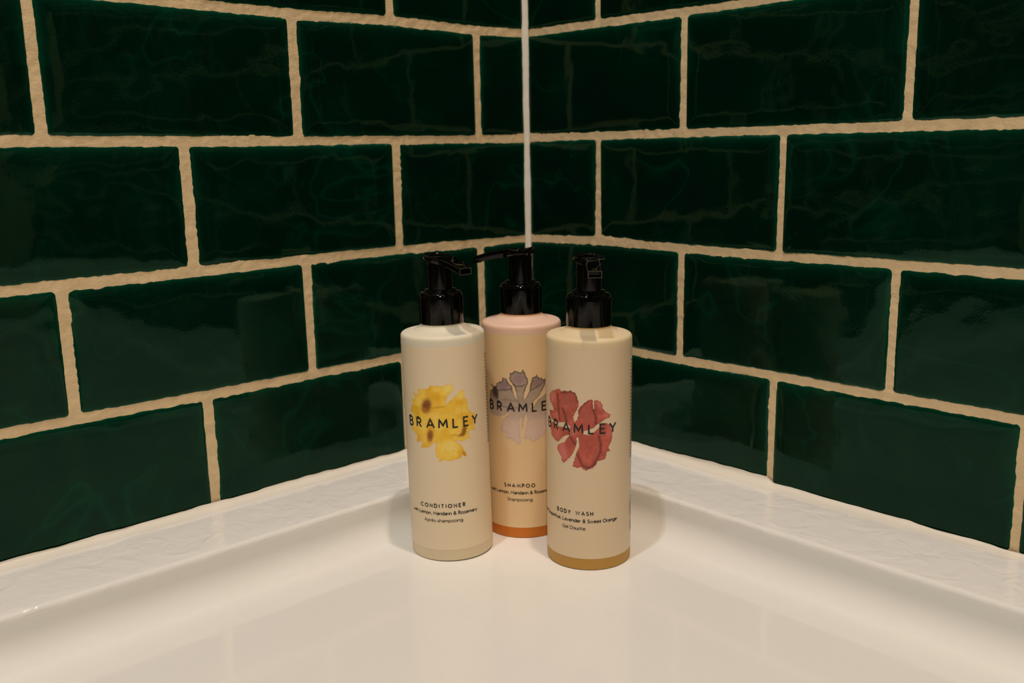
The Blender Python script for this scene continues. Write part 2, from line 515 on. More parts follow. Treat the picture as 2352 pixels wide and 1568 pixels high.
# ------------------------------------------------------------------ lettering: a small monoline alphabet
def arc(cx, cy, rx, ry, a0, a1, n=12):
    return [(cx + rx * math.cos(math.radians(a0 + (a1 - a0) * k / n)), cy + ry * math.sin(math.radians(a0 + (a1 - a0) * k / n))) for k in range(n + 1)]
G = {
 'A': (.88, [[(0, 0), (.44, 1), (.88, 0)], [(.15, .32), (.73, .32)]]),
 'B': (.60, [[(0, 0), (0, 1), (.28, 1)] + arc(.28, .76, .24, .24, 90, -90) + [(0, .52)], [(.28, .52)] + arc(.32, .26, .27, .26, 90, -90) + [(0, 0)]]),
 'C': (.84, [arc(.5, .5, .5, .5, 45, 315, 20)]),
 'D': (.78, [[(0, 0), (0, 1), (.28, 1)] + arc(.28, .5, .5, .5, 90, -90, 16) + [(0, 0)]]),
 'E': (.56, [[(.56, 1), (0, 1), (0, 0), (.56, 0)], [(0, .51), (.48, .51)]]),
 'G': (.95, [arc(.5, .5, .5, .5, 45, 350, 20) + [(.96, .48), (.56, .48)]]),
 'H': (.72, [[(0, 0), (0, 1)], [(.72, 0), (.72, 1)], [(0, .5), (.72, .5)]]),
 'I': (.0, [[(0, 0), (0, 1)]]),
 'L': (.52, [[(0, 1), (0, 0), (.52, 0)]]),
 'M': (.92, [[(0, 0), (.06, 1), (.46, .28), (.86, 1), (.92, 0)]]),
 'N': (.74, [[(0, 0), (0, 1), (.74, 0), (.74, 1)]]),
 'O': (1.0, [arc(.5, .5, .5, .5, 0, 360, 24)]),
 'P': (.56, [[(0, 0), (0, 1), (.29, 1)] + arc(.29, .73, .27, .27, 90, -90) + [(0, .46)]]),
 'R': (.60, [[(0, 0), (0, 1), (.29, 1)] + arc(.29, .74, .26, .26, 90, -90) + [(0, .48)], [(.24, .48), (.60, 0)]]),
 'S': (.58, [arc(.30, .745, .26, .255, 35, 270, 14) + arc(.29, .245, .29, .245, 90, -145, 14)]),
 'T': (.70, [[(0, 1), (.70, 1)], [(.35, 1), (.35, 0)]]),
 'W': (1.2, [[(0, 1), (.30, 0), (.60, .96), (.90, 0), (1.2, 1)]]),
 'Y': (.76, [[(0, 1), (.38, .47), (.76, 1)], [(.38, .47), (.38, 0)]]),
 '&': (.78, [[(.78, 0), (.17, .68)] + arc(.36, .80, .20, .20, 215, -35, 12) + [(.12, .40)] + arc(.31, .25, .27, .25, 140, 320, 12) + [(.74, .46)]]),
 'a': (.50, [arc(.27, .44, .22, .22, 150, 0, 8) + [(.49, 0)], [(.49, .39), (.24, .39)] + arc(.22, .19, .21, .19, 90, 270, 10) + [(.34, .01), (.49, .14)]]),
 'c': (.56, [arc(.33, .33, .33, .33, 45, 315, 14)]),
 'd': (.66, [arc(.33, .33, .33, .33, 0, 360, 18), [(.66, 0), (.66, 1.05)]]),
 'e': (.65, [[(.02, .34), (.65, .34)] + arc(.33, .33, .32, .33, 5, 310, 16)]),
 'f': (.42, [[(.18, 0), (.18, .80)] + arc(.40, .82, .22, .23, 180, 85, 8), [(0, .63), (.42, .63)]]),
 'g': (.66, [arc(.33, .33, .33, .33, 0, 360, 18), [(.66, .66), (.66, -.06)] + arc(.34, -.06, .32, .24, 0, -150, 10)]),
 'h': (.56, [[(0, 0), (0, 1.05)], [(0, .38)] + arc(.28, .38, .28, .28, 180, 0, 10) + [(.56, 0)]]),
 'i': (.0, [[(0, 0), (0, .66)], [(-.02, .90), (.02, .90)]]),
 'l': (.0, [[(0, 0), (0, 1.05)]]),
 'm': (.90, [[(0, 0), (0, .66)], [(0, .42)] + arc(.225, .42, .225, .24, 180, 0, 9) + [(.45, 0)], [(.45, .42)] + arc(.675, .42, .225, .24, 180, 0, 9) + [(.90, 0)]]),
 'n': (.56, [[(0, 0), (0, .66)], [(0, .38)] + arc(.28, .38, .28, .28, 180, 0, 10) + [(.56, 0)]]),
 'o': (.66, [arc(.33, .33, .33, .33, 0, 360, 18)]),
 'p': (.66, [arc(.33, .33, .33, .33, 0, 360, 18), [(0, .66), (0, -.30)]]),
 'r': (.30, [[(0, 0), (0, .66)], [(0, .34)] + arc(.28, .36, .28, .29, 180, 80, 7)]),
 's': (.42, [arc(.22, .49, .18, .17, 35, 270, 10) + arc(.20, .165, .20, .165, 90, -145, 10)]),
 't': (.36, [[(.16, .88), (.16, .16)] + arc(.30, .16, .14, .15, 180, 275, 6), [(0, .64), (.36, .64)]]),
 'u': (.56, [[(0, .66), (0, .28)] + arc(.28, .28, .28, .28, 180, 360, 10) + [(.56, .28)], [(.56, .66), (.56, 0)]]),
 'v': (.58, [[(0, .66), (.29, 0), (.58, .66)]]),
 'w': (.92, [[(0, .66), (.23, 0), (.46, .62), (.69, 0), (.92, .66)]]),
 'y': (.60, [[(0, .66), (.30, .02)], [(.60, .66), (.19, -.30)]]),
 ',': (.08, [[(.07, .04), (0, -.16)]]),
 '-': (.34, [[(0, .34), (.34, .34)]]),
}
G['\u00e8'] = (G['e'][0], G['e'][1] + [[(.18, 1.0), (.38, .80)]])

class Ink:
    """flat strokes laid on a cylinder of radius r; u to the right along the label, z up (metres)"""
    def __init__(self, r):
        self.r = r; self.v = []; self.f = []
    def pt(self, u, z):
        t = u / self.r
        self.v.append((self.r * math.sin(t), -self.r * math.cos(t), z))
        return len(self.v) - 1
    def stroke(self, pts, w):
        h = w / 2
        # cut long runs so that they follow the curve
        q = [pts[0]]
        for a, b in zip(pts[:-1], pts[1:]):
            n = max(1, int(math.hypot(b[0] - a[0], b[1] - a[1]) / 0.0012))
            q += [(a[0] + (b[0] - a[0]) * k / n, a[1] + (b[1] - a[1]) * k / n) for k in range(1, n + 1)]
        closed = math.hypot(q[0][0] - q[-1][0], q[0][1] - q[-1][1]) < 1e-6
        m = len(q)
        ring = []
        for i in range(m):
            p0 = q[(i - 1) % (m - 1)] if closed else q[max(i - 1, 0)]
            p1 = q[(i + 1) % (m - 1)] if closed else q[min(i + 1, m - 1)]
            def nrm(a, b):
                dx, dy = b[0] - a[0], b[1] - a[1]; l = math.hypot(dx, dy) or 1e-12
                return -dy / l, dx / l
            n0 = nrm(p0, q[i]) if (i > 0 or closed) else nrm(q[i], p1)
            n1 = nrm(q[i], p1) if (i < m - 1 or closed) else n0
            nx, ny = n0[0] + n1[0], n0[1] + n1[1]
            l2 = nx * nx + ny * ny
            k = 2 / max(l2, 0.9)
            nx, ny = nx * k, ny * k
            ring.append((self.pt(q[i][0] + nx * h, q[i][1] + ny * h), self.pt(q[i][0] - nx * h, q[i][1] - ny * h)))
        for (a, b), (c, d) in zip(ring[:-1], ring[1:]):
            self.f.append((a, b, d, c))
    def glyph(self, ch, u, z, cap, w, sx=1.0):
        for pl in G[ch][1]:
            self.stroke([(u + x * cap * sx, z + y * cap) for x, y in pl], w)
    def line(self, text, u0, u1, z, cap, w, track, space=.36):
        """text stretched between u0 and u1"""
        tot = 0.0
        for i, ch in enumerate(text):
            tot += space if ch == ' ' else G[ch][0]
            if i < len(text) - 1: tot += track
        sx = (u1 - u0) / (tot * cap)
        u = u0
        for ch in text:
            if ch == ' ':
                u += (space + track) * cap * sx
            else:
                self.glyph(ch, u, z, cap, w, sx)
                u += (G[ch][0] + track) * cap * sx
    def build(self, name, mat, parent):
        return link(name, mesh(name, self.v, self.f, False), mat, parent)

# ------------------------------------------------------------------ watercolour prints (millimetres on the label, lower text line centred on 0)
YELLOW=[[(-4.3,109.4),(-3.6,110.9),(-1.5,110.6),(1.7,110.8),(3.6,110),(4.4,110.2),(5.6,111.2),(7.6,111.7),(9.8,110.9),(10.5,108.8),(9.6,106.8),(7.7,105.3),(6.5,103.8),(5.8,101.8),(5.1,99.4),(6.3,99.7),(7.9,101),(10.4,103.1),(12.8,104.8),(13.5,106.4),(15.2,107.3),(17.1,106.3),(17,103.8),(17.1,102.2),(18.7,100.7),(19.2,97.7),(19.3,95.2),(20.2,93.4),(22.6,91.8),(24.2,90.6),(23.5,88.1),(22.8,85.7),(23.2,83.1),(23.9,80.9),(21.3,81.7),(19.5,81.2),(18.5,79.5),(19.2,78.2),(20.3,76.3),(17.7,77.2),(16.3,75.8),(14.1,75.5),(11.6,76.3),(10.2,76.5),(12,75),(13.8,73.3),(15.1,70.1),(16.6,68.2),(17.1,65.6),(15.2,66.1),(13.7,67),(13.2,65.4),(11.5,64.6),(9.4,64.9),(6.6,64.1),(4.2,64.6),(2.2,64.9),(0.1,63.9),(-0.2,64.9),(0.4,66),(-1.4,66.4),(-2.1,68.8),(-2,71.4),(-1.4,75.5),(-2.6,75.7),(-4.3,74.2),(-6.2,72.6),(-9,72.1),(-12.5,71.6),(-11.1,73.9),(-11.4,75.9),(-13.9,75.3),(-15.4,74.4),(-15.3,76.1),(-14.5,77.9),(-15,79.1),(-17,80.8),(-19.7,82.4),(-20.3,84),(-18,84.6),(-17.3,85.8),(-18.7,88.9),(-17.5,90.8),(-18.7,92.7),(-20.3,94.4),(-18.1,95.3),(-19,96.8),(-16.9,97.6),(-17.4,99.1),(-18.2,101.1),(-15.9,101),(-14.9,102.8),(-16.2,105.5),(-13.6,104.7),(-11.7,105.3),(-11.8,107.4),(-11,108.9),(-9.6,108),(-7.2,108.6),(-5.9,108.5)]]
VIOLET=[[(-20.9,101.1),(-16.3,99.7),(-14.7,101.1),(-14.2,102.9),(-13.4,102.3),(-12.3,104),(-11.3,103.5),(-9.8,104.9),(-10.2,106.5),(-8.8,106.2),(-7.4,106.2),(-6.3,104.2),(-4.8,102.3),(-3.5,101.3),(-2.9,97.9),(-2.1,94.9),(-0.3,92.1),(-0.8,97.1),(-1.4,100.1),(-2.8,102),(-4.7,105.1),(-5.4,106.4),(-4.5,107.7),(-4.9,109.9),(-3.5,109.5),(-1.4,111.5),(0.3,110.7),(2.6,110.2),(3.5,111.9),(4.9,110),(5.3,108.2),(6.7,106),(6.7,103),(5.1,99.6),(4.2,97.1),(3.7,92.1),(5.9,94.8),(7.9,98.6),(8.1,102.1),(9.3,105.4),(9.5,106.7),(11.7,107.2),(12.5,108.6),(13.3,106.6),(15.1,105.5),(15.8,106.5),(16.5,104.6),(18.6,105.2),(18.2,100.9),(13.8,94.2),(10.6,91.5),(7.7,88),(9.2,87.3),(10.5,88.4),(13.3,92.1),(18.7,95.2),(22,95.9),(22.8,92.3),(22.4,88),(21.8,84.1),(20.6,79.5),(19.4,73.1),(18.2,69.8),(17.7,67.7),(16.2,67.3),(14.3,67.8),(13.1,65.8),(11.9,66.1),(9.9,64.6),(7.9,65.7),(6,67.5),(4.8,66.3),(3.7,67.4),(4.4,70.5),(4.7,73.1),(6,79.6),(5.3,83.6),(4.8,81.9),(3.9,79.7),(3.4,74),(2.6,73.4),(1.8,74.9),(2.3,81.9),(1,79.7),(0.7,77.1),(1.1,72.7),(1.2,68.3),(1.5,64.3),(0.2,63),(-1.5,63.8),(-4,66.4),(-5.4,66.7),(-7.2,67),(-8.6,67),(-8.5,68.6),(-7.5,70.9),(-9.7,70.4),(-11.2,70.9),(-11.9,73.4),(-11.3,76.2),(-10.5,78.9),(-8.2,80.9),(-3.6,85),(-6.8,83.3),(-9.7,81.7),(-15.5,80.6),(-18.9,81),(-22.2,83),(-21.9,87.5),(-21.7,91.9),(-20.8,96.5),(-18.3,97.9),(-17.6,98.9)]]
RED=[[(-19.2,105),(-16.2,107.3),(-12.5,108.7),(-10.1,109.9),(-7.5,108.4),(-6.1,109.6),(-3.8,108.9),(-1.4,110.2),(-0.3,109.1),(1.3,108.9),(2.3,107),(3.3,103.5),(3.3,100.7),(2.3,98.6),(0.9,96.1),(0.1,94.4),(0.5,92),(1.3,90.9),(2.5,87),(1.7,84.1),(-1.2,86.6),(-1.6,87.8),(-2.9,89.2),(-5.7,90.4),(-12,89.1),(-16.8,90),(-18.9,92.4),(-19.4,95.1),(-16.3,95.5),(-14.5,95.7),(-15.9,98.4),(-19.3,101.3)],
[(1.1,91.3),(2.5,92.6),(3.3,95.5),(3.1,98.5),(4.3,100.3),(6.4,102.8),(8.7,104.7),(10.6,105.1),(11.4,104.9),(11.7,99.7),(12.5,99.7),(12.2,104.5),(13.7,104.8),(16.1,103.9),(16.3,102.7),(17.3,101.6),(17.7,99.4),(18.9,97.7),(20.6,96.3),(22.5,95.7),(21.7,93.8),(19.4,93.3),(16.5,91.5),(14.1,89.9),(11.8,88.1),(9.5,87.3),(6,86),(5.6,85.2),(2.5,84.2),(1.3,88.1)],
[(-15,88.2),(-10.9,87.1),(-7.6,87.2),(-4.3,87),(-1.2,87.6),(0,83.9),(-2.3,83),(-4.8,82.6),(-7.2,80.8),(-9.8,78.2),(-11.2,77.3),(-13.4,78.2),(-17.3,80),(-17.7,82.4),(-18.8,85),(-18.1,88.3)],
[(-2.1,82.8),(2.5,85),(2.9,82.6),(2.1,81.7),(2.1,78.1),(0.8,74.3),(-1.3,70.4),(-4.4,67),(-6.3,65.4),(-8,66.3),(-8,68.7),(-10.1,71.1),(-11.6,73.3),(-10.7,75.5),(-7.7,77.4),(-5.5,78.2),(-4.3,80.5)],
[(2.3,84.6),(5.6,85.4),(6.4,84.3),(9.5,83.5),(11.8,85.3),(13.8,86.9),(16.5,89.5),(19.8,90.6),(22,89.3),(23.6,85.5),(23.6,81),(22.5,78),(21.2,76.1),(22.1,73.6),(19.9,73),(19.3,69),(17,68.5),(14.2,67.8),(13.8,66.2),(11.9,63.9),(9.5,63.1),(7.2,62.4),(4.5,64.1),(2.1,63.6),(-0.2,64.2),(-0,66.5),(1.2,69.5),(1.9,72.8),(3.7,76.6),(3.3,81.8),(2.7,82.6)],
[(-0.4,87.9),(2.5,89.8),(3.7,85.1),(2.5,81.8),(0,84.7)]]
RED_VEINS=[[(-11,106.3),(-10.5,101.6),(-10,96.1),(-9.2,90.9)],
[(-7.1,98.2),(-5.2,94.5),(-4.3,91.4)],
[(11.4,104.5),(11.8,99.7),(13.3,94.9),(13.4,90.1)],
[(3.1,97.9),(5.6,101.6),(8.7,104.3)],
[(-2.5,83.6),(-0.8,80.6),(0.8,78),(1.9,78.5)],
[(2.5,72),(4.1,68.5),(5.6,65.4),(8.8,63.9),(11.9,65.5),(14.2,69.1),(16,73.4),(16.4,78.3),(15.1,83.2)],
[(-7.5,107.8),(-2,109.3),(1.7,108.1),(3.1,103.4)]]
YELLOW_BLOTS= [(-6.5, 98.4, 2.7, 3.9, -25, (112, 58, 8), 0.95), (-7.5, 95.5, 2.4, 1.9, 0, (160, 90, 10), 0.7), (-5.1, 79.7, 1.8, 3.5, -8, (128, 66, 8), 0.9), (15.9, 81.9, 1.4, 2.9, -15, (120, 62, 10), 0.85), (14.3, 79.7, 1.9, 0.9, 20, (130, 70, 10), 0.8), (15.4, 67.6, 0.9, 2.1, 30, (150, 90, 15), 0.7), (1.3, 103.2, 4.4, 2.5, 0, (205, 140, 15), 0.55), (5.7, 79.0, 4.4, 1.9, 0, (205, 145, 20), 0.5), (7.7, 109.0, 3.2, 2.6, 0, (214, 184, 98), 0.75), (6.2, 73.3, 5.2, 3.1, 0, (216, 180, 92), 0.75), (15.3, 104.1, 3.0, 3.1, 0, (220, 182, 86), 0.6), (-3.3, 92.5, 3.7, 1.9, 20, (222, 178, 96), 0.5), (-12.1, 100.6, 2.1, 2.1, 0, (220, 180, 80), 0.5), (-14.4, 83.4, 4.3, 3.4, 0, (218, 172, 72), 0.5), (1.0, 97.5, 4.8, 0.7, 8, (170, 110, 15), 0.5), (15.0, 90.5, 0.6, 8.2, 0, (195, 135, 20), 0.45), (11.3, 79.5, 3.8, 0.6, -15, (170, 110, 15), 0.5)]
VIOLET_BLOTS= [(-16.4, 97.3, 2.3, 4.2, 15, (30, 22, 28), 0.95), (-14.5, 95.0, 0.8, 2.6, 0, (40, 30, 34), 0.8), (-19.4, 94.2, 2.0, 4.0, 0, (120, 85, 50), 0.7), (1.1, 106.2, 3.9, 3.3, 0, (128, 98, 92), 0.9), (-8.7, 101.8, 3.7, 2.4, 25, (118, 90, 90), 0.8), (12.3, 103.4, 3.7, 3.0, 0, (118, 92, 82), 0.85)]
VIOLET_FRINGE=[[(-13.8,97.7),(-10.2,98.6),(-6.4,99),(-3.3,100)],[(-2.4,102.9),(-0.7,101.6),(1.8,101.4),(4.7,102.2)],[(8.1,98.6),(11.6,100.1),(15.3,101.8),(18,104)],[(-9.4,92.2),(-4.4,92.2),(0.8,91.5)],[(-13.1,87.3),(-6.2,87.7),(0.7,87.1)]]
RED_BLOTS= [(-15.9, 104.1, 3.1, 4.0, 0, (190, 100, 85), 0.8), (-12.6, 93.1, 4.0, 2.9, 0, (190, 92, 75), 0.7), (16.5, 101.9, 2.4, 2.8, 0, (180, 90, 80), 0.8), (19.8, 95.6, 2.1, 1.6, 0, (188, 95, 80), 0.8), (-13.3, 81.5, 4.6, 3.7, 0, (186, 88, 74), 0.7), (-7.2, 72.6, 3.8, 5.4, 0, (188, 92, 80), 0.8), (-2.5, 77.5, 2.9, 4.1, 0, (150, 52, 36), 0.8), (21.5, 85.8, 2.1, 4.9, 0, (188, 88, 72), 0.7), (19.0, 76.8, 2.6, 4.9, 0, (172, 66, 48), 0.5), (9.5, 78.5, 4.3, 6.9, 0, (140, 48, 34), 0.5), (-3.3, 102.8, 4.6, 4.8, 0, (150, 70, 52), 0.5), (8.0, 96.5, 3.4, 5.2, 0, (148, 66, 48), 0.6), (1.9, 67.5, 1.8, 3.3, 0, (172, 70, 56), 0.6)]


def inside(poly, X, Y):
    c = np.zeros(X.shape, bool)
    n = len(poly)
    for i in range(n):
        x0, y0 = poly[i]; x1, y1 = poly[(i + 1) % n]
        if y0 == y1: continue
        c ^= ((y0 > Y) != (y1 > Y)) & (X < (x1 - x0) * (Y - y0) / (y1 - y0) + x0)
    return c

def seg_dist(pts, X, Y, close=False):
    d = np.full(X.shape, 1e9)
    p = list(pts) + ([pts[0]] if close else [])
    for (x0, y0), (x1, y1) in zip(p[:-1], p[1:]):
        dx, dy = x1 - x0, y1 - y0
        t = np.clip(((X - x0) * dx + (Y - y0) * dy) / max(dx * dx + dy * dy, 1e-9), 0, 1)
        d = np.minimum(d, np.hypot(X - x0 - t * dx, Y - y0 - t * dy))
    return d

def paint(kind, seen_paper, PAPER):
    polys = {'yellow': YELLOW, 'violet': VIOLET, 'red': RED}[kind]
    allp = np.array([p for q in polys for p in q])
    x0, y0 = allp.min(0) - 1.0; x1, y1 = allp.max(0) + 1.0
    step = 0.17
    xs = np.arange(x0, x1, step); ys = np.arange(y0, y1, step)
    X, Y = np.meshgrid(xs, ys)
    wx = X + .22 * lattice_noise(X * 1.3, Y * 1.3, 31) + .10 * lattice_noise(X * 3, Y * 3, 33)
    wy = Y + .22 * lattice_noise(X * 1.3, Y * 1.3, 32) + .10 * lattice_noise(X * 3, Y * 3, 34)
    sd = np.full(X.shape, -1e9)
    for q in polys:
        d = seg_dist(q, wx, wy, True)
        sd = np.maximum(sd, np.where(inside(q, wx, wy), d, -d))
    soft = {'yellow': .30, 'violet': .11, 'red': .13}[kind]
    alpha = np.clip(.5 + sd / (2 * soft), 0, 1)
    low = .5 + .5 * lattice_noise(X * .22, Y * .22, 35); mid = .5 + .5 * lattice_noise(X * .6, Y * .6, 36); fine = lattice_noise(X * 2.2, Y * 2.2, 37)
    def col(rgb): return np.array(rgb, float)
    C = np.zeros(X.shape + (3,))
    def over(rgb, k):
        nonlocal C
        k = np.clip(k, 0, 1)[..., None]
        C = C * (1 - k) + col(rgb) * k
    def blots(lst):
        for u, v, rx, ry, rot, rgb, k in lst:
            if k >= .8: rx, ry, k = rx * 1.15, ry * 1.15, min(k * 1.08, 1)
            a = math.radians(rot)
            ex, ey = wx - u, wy - v
            px, py = ex * math.cos(a) + ey * math.sin(a), -ex * math.sin(a) + ey * math.cos(a)
            over(rgb, k * np.exp(-((px / rx) ** 2 + (py / ry) ** 2) ** 1.9))
    edge = np.exp(-np.clip(sd, 0, None) / .45)
    if kind == 'yellow':
        over((214, 166, 52), np.ones(X.shape))
        over((220, 178, 84), .55 * np.clip(mid * 1.6 - .5, 0, 1))
        over((204, 142, 18), .8 * np.clip(low * 1.7 - .6, 0, 1))
        over((200, 138, 18), .7 * edge)
        blots(YELLOW_BLOTS)
        C += 5 * fine[..., None]
    elif kind == 'violet':
        top = np.clip((Y - 84.0) / 9.0, 0, 1)
        over((178, 146, 126), np.ones(X.shape))
        over((140, 116, 94), np.clip((Y - 78.0) / 12.0, 0, 1))
        over((166, 134, 112), .35 * mid)
        over((188, 156, 140), .6 * np.clip((79 - Y) / 6.0, 0, 1))
        blots(VIOLET_BLOTS)
        over((150, 122, 106), .7 * edge * (1 - top))
        over((34, 24, 28), top * 1.1 * np.exp(-(np.clip(sd, 0, None) / .55) ** 1.5) * np.clip((Y - 95) / 4, .25, 1))
        for q in VIOLET_FRINGE[:3]:
            d = seg_dist(q, wx, wy + .35 * np.abs(lattice_noise(X * 2.6, Y * .1, 41)))
            over((52, 38, 42), .75 * np.exp(-(d / .40) ** 2))
        for q in VIOLET_FRINGE[3:]:
            over((96, 74, 70), .5 * np.exp(-(seg_dist(q, wx, wy) / .6) ** 2))
        alpha = alpha * np.where(Y < 80, .80, .95)
        C += 3 * fine[..., None]
    else:
        over((160, 60, 42), np.ones(X.shape))
        over((184, 84, 66), .6 * np.clip(mid * 1.6 - .5, 0, 1))
        over((132, 46, 31), .7 * np.clip(low * 1.6 - .6, 0, 1))
        blots(RED_BLOTS)
        for q in RED_VEINS:
            over((96, 26, 17), .9 * np.exp(-(seg_dist(q, wx, wy) / .75) ** 2))
        over((112, 36, 26), .65 * np.exp(-np.clip(sd, 0, None) / .28))
        alpha = alpha * .97
        C += 3 * fine[..., None]
    C = np.clip(C, 0, 255)
    alb = PAPER * lin(C) / lin(seen_paper)
    alb = np.clip(PAPER * (1 - alpha[..., None]) + alb * alpha[..., None], 0.001, 1)
    return xs * .001, ys * .001, alb, alpha

def flower(kind, seen_paper, r, parent, PAPER):
    xs, ys, alb, alpha = paint(kind, seen_paper, PAPER)
    nx, ny = len(xs), len(ys)
    keep = alpha > 0
    cell = keep[:-1, :-1] | keep[1:, :-1] | keep[:-1, 1:] | keep[1:, 1:]
    used = np.zeros((ny, nx), bool)
    used[:-1, :-1] |= cell; used[1:, :-1] |= cell; used[:-1, 1:] |= cell; used[1:, 1:] |= cell
    idx = np.full((ny, nx), -1, np.int64); idx[used] = np.arange(used.sum())
    X, Y = np.meshgrid(xs, ys)
    t = X[used] / r
    V = np.stack([r * np.sin(t), -r * np.cos(t), Y[used]], 1)
    j, i = np.nonzero(cell)
    F = np.stack([idx[j, i], idx[j, i + 1], idx[j + 1, i + 1], idx[j + 1, i]], 1)
    me = bpy.data.meshes.new('flower_print')
    me.from_pydata(V.tolist(), [], F.tolist())
    me.polygons.foreach_set('use_smooth', [True] * len(F))
    at = me.attributes.new('ink', 'FLOAT_COLOR', 'POINT')
    at.data.foreach_set('color', np.concatenate([alb[used], np.ones((len(V), 1))], 1).astype(np.float32).ravel())
    return link('flower_print', me, M_PRINT, parent)

# ------------------------------------------------------------------ pump bottles
def lathe(profile, n=96):
    V, F = [], []
    for r, z in profile:
        for k in range(n):
            a = 2 * math.pi * k / n
            V.append((r * math.cos(a), r * math.sin(a), z))
    F = grid_faces(n, len(profile), True)
    F.append(tuple(range(n))[::-1])
    F.append(tuple(range((len(profile) - 1) * n, len(profile) * n)))
    return V, F

def rounded(points, fillets, n=5):
    """profile polyline with filleted corners"""
    out = [points[0]]
    for i in range(1, len(points) - 1):
        p = Vector(points[i]); a = Vector(points[i - 1]); b = Vector(points[i + 1]); f = fillets[i]
        if f <= 0:
            out.append(tuple(p)); continue
        va = (a - p).normalized() * f; vb = (b - p).normalized() * f
        for k in range(n + 1):
            t = k / n
            q = (p + va) * (1 - t) ** 2 + p * 2 * t * (1 - t) + (p + vb) * t ** 2
            out.append(tuple(q))
    out.append(points[-1])
    return out

def smooth_by_angle(me, deg=40):
    me.polygons.foreach_set('use_smooth', [True] * len(me.polygons))
    bm = bmesh.new(); bm.from_mesh(me)
    lim = math.radians(deg)
    for e in bm.edges:
        e.smooth = not (len(e.link_faces) == 2 and e.calc_face_angle(0) > lim)
    bm.to_mesh(me); bm.free()

def lathe_obj(name, prof, mat, parent, n=96):
    V, F = lathe(prof, n)
    me = mesh(name, V, F)
    smooth_by_angle(me)
    return link(name, me, mat, parent)

R_BODY, R_LABEL = 0.0256, 0.02567

def pump_head_mesh():
    """press plate and spout lofted along +x (spout direction); z = 0 at the stem top"""
    xs = [-.0094, -.0092, -.0085, -.007, -.0045, -.0015, .002, .005, .0075, .010, .014, .019, .024, .0275, .0292]
    V, F = [], []
    sec = []
    for x in xs:
        disc = math.sqrt(max(.0094 ** 2 - x * x, 0))
        neck = 0.0046 - 0.00003 * max(0, (x - .012)) * 1000
        hw = max(disc, 0.0009) if x < .004 else max(neck, disc)
        # press plate rises at the back lip and dips in the middle, the spout droops to its tip
        top = .0041 + .0017 * max(0, (-x - .002) / .0074) ** 1.6 - .0006 * math.exp(-((x - .001) / .004) ** 2)
        if x > .006:
            t = (x - .006) / .0235
            top = .0044 - .0046 * t ** 1.7
        bot = .0014 + .0012 * max(0, (-x - .004) / .0054) if x < .004 else 0.0014 - .0016 * min(1, (x - .004) / .006)
        if x > .010:
            t = (x - .010) / .0195
            bot = -.0002 - .0040 * t ** 1.5
        lip = .0007 if x < .012 else .0003       # raised side rims
        n = 5
        ring = []
        for k in range(n):                       # bottom, -y to +y
            y = hw * (-.86 + 1.72 * k / (n - 1)); ring.append((x, y, bot))
        ring += [(x, hw * .97, bot + (top - bot) * .35), (x, hw, bot + (top - bot) * .7), (x, hw * .94, top + lip)]
        for k in range(n):                       # top, +y to -y
            y = hw * (.72 - 1.44 * k / (n - 1)); ring.append((x, y, top - .0002 * math.cos(y / max(hw, 1e-5) * 1.6)))
        ring += [(x, -hw * .94, top + lip), (x, -hw, bot + (top - bot) * .7), (x, -hw * .97, bot + (top - bot) * .35)]
        sec.append(ring)
    m = len(sec[0])
    for r in sec: V += r
    for j in range(len(sec) - 1):
        for i in range(m):
            a, b = j * m + i, j * m + (i + 1) % m
            F.append((a, b, b + m, a + m))
    F.append(tuple(range(m)))
    tip = sec[-1]
    return V, F, tip

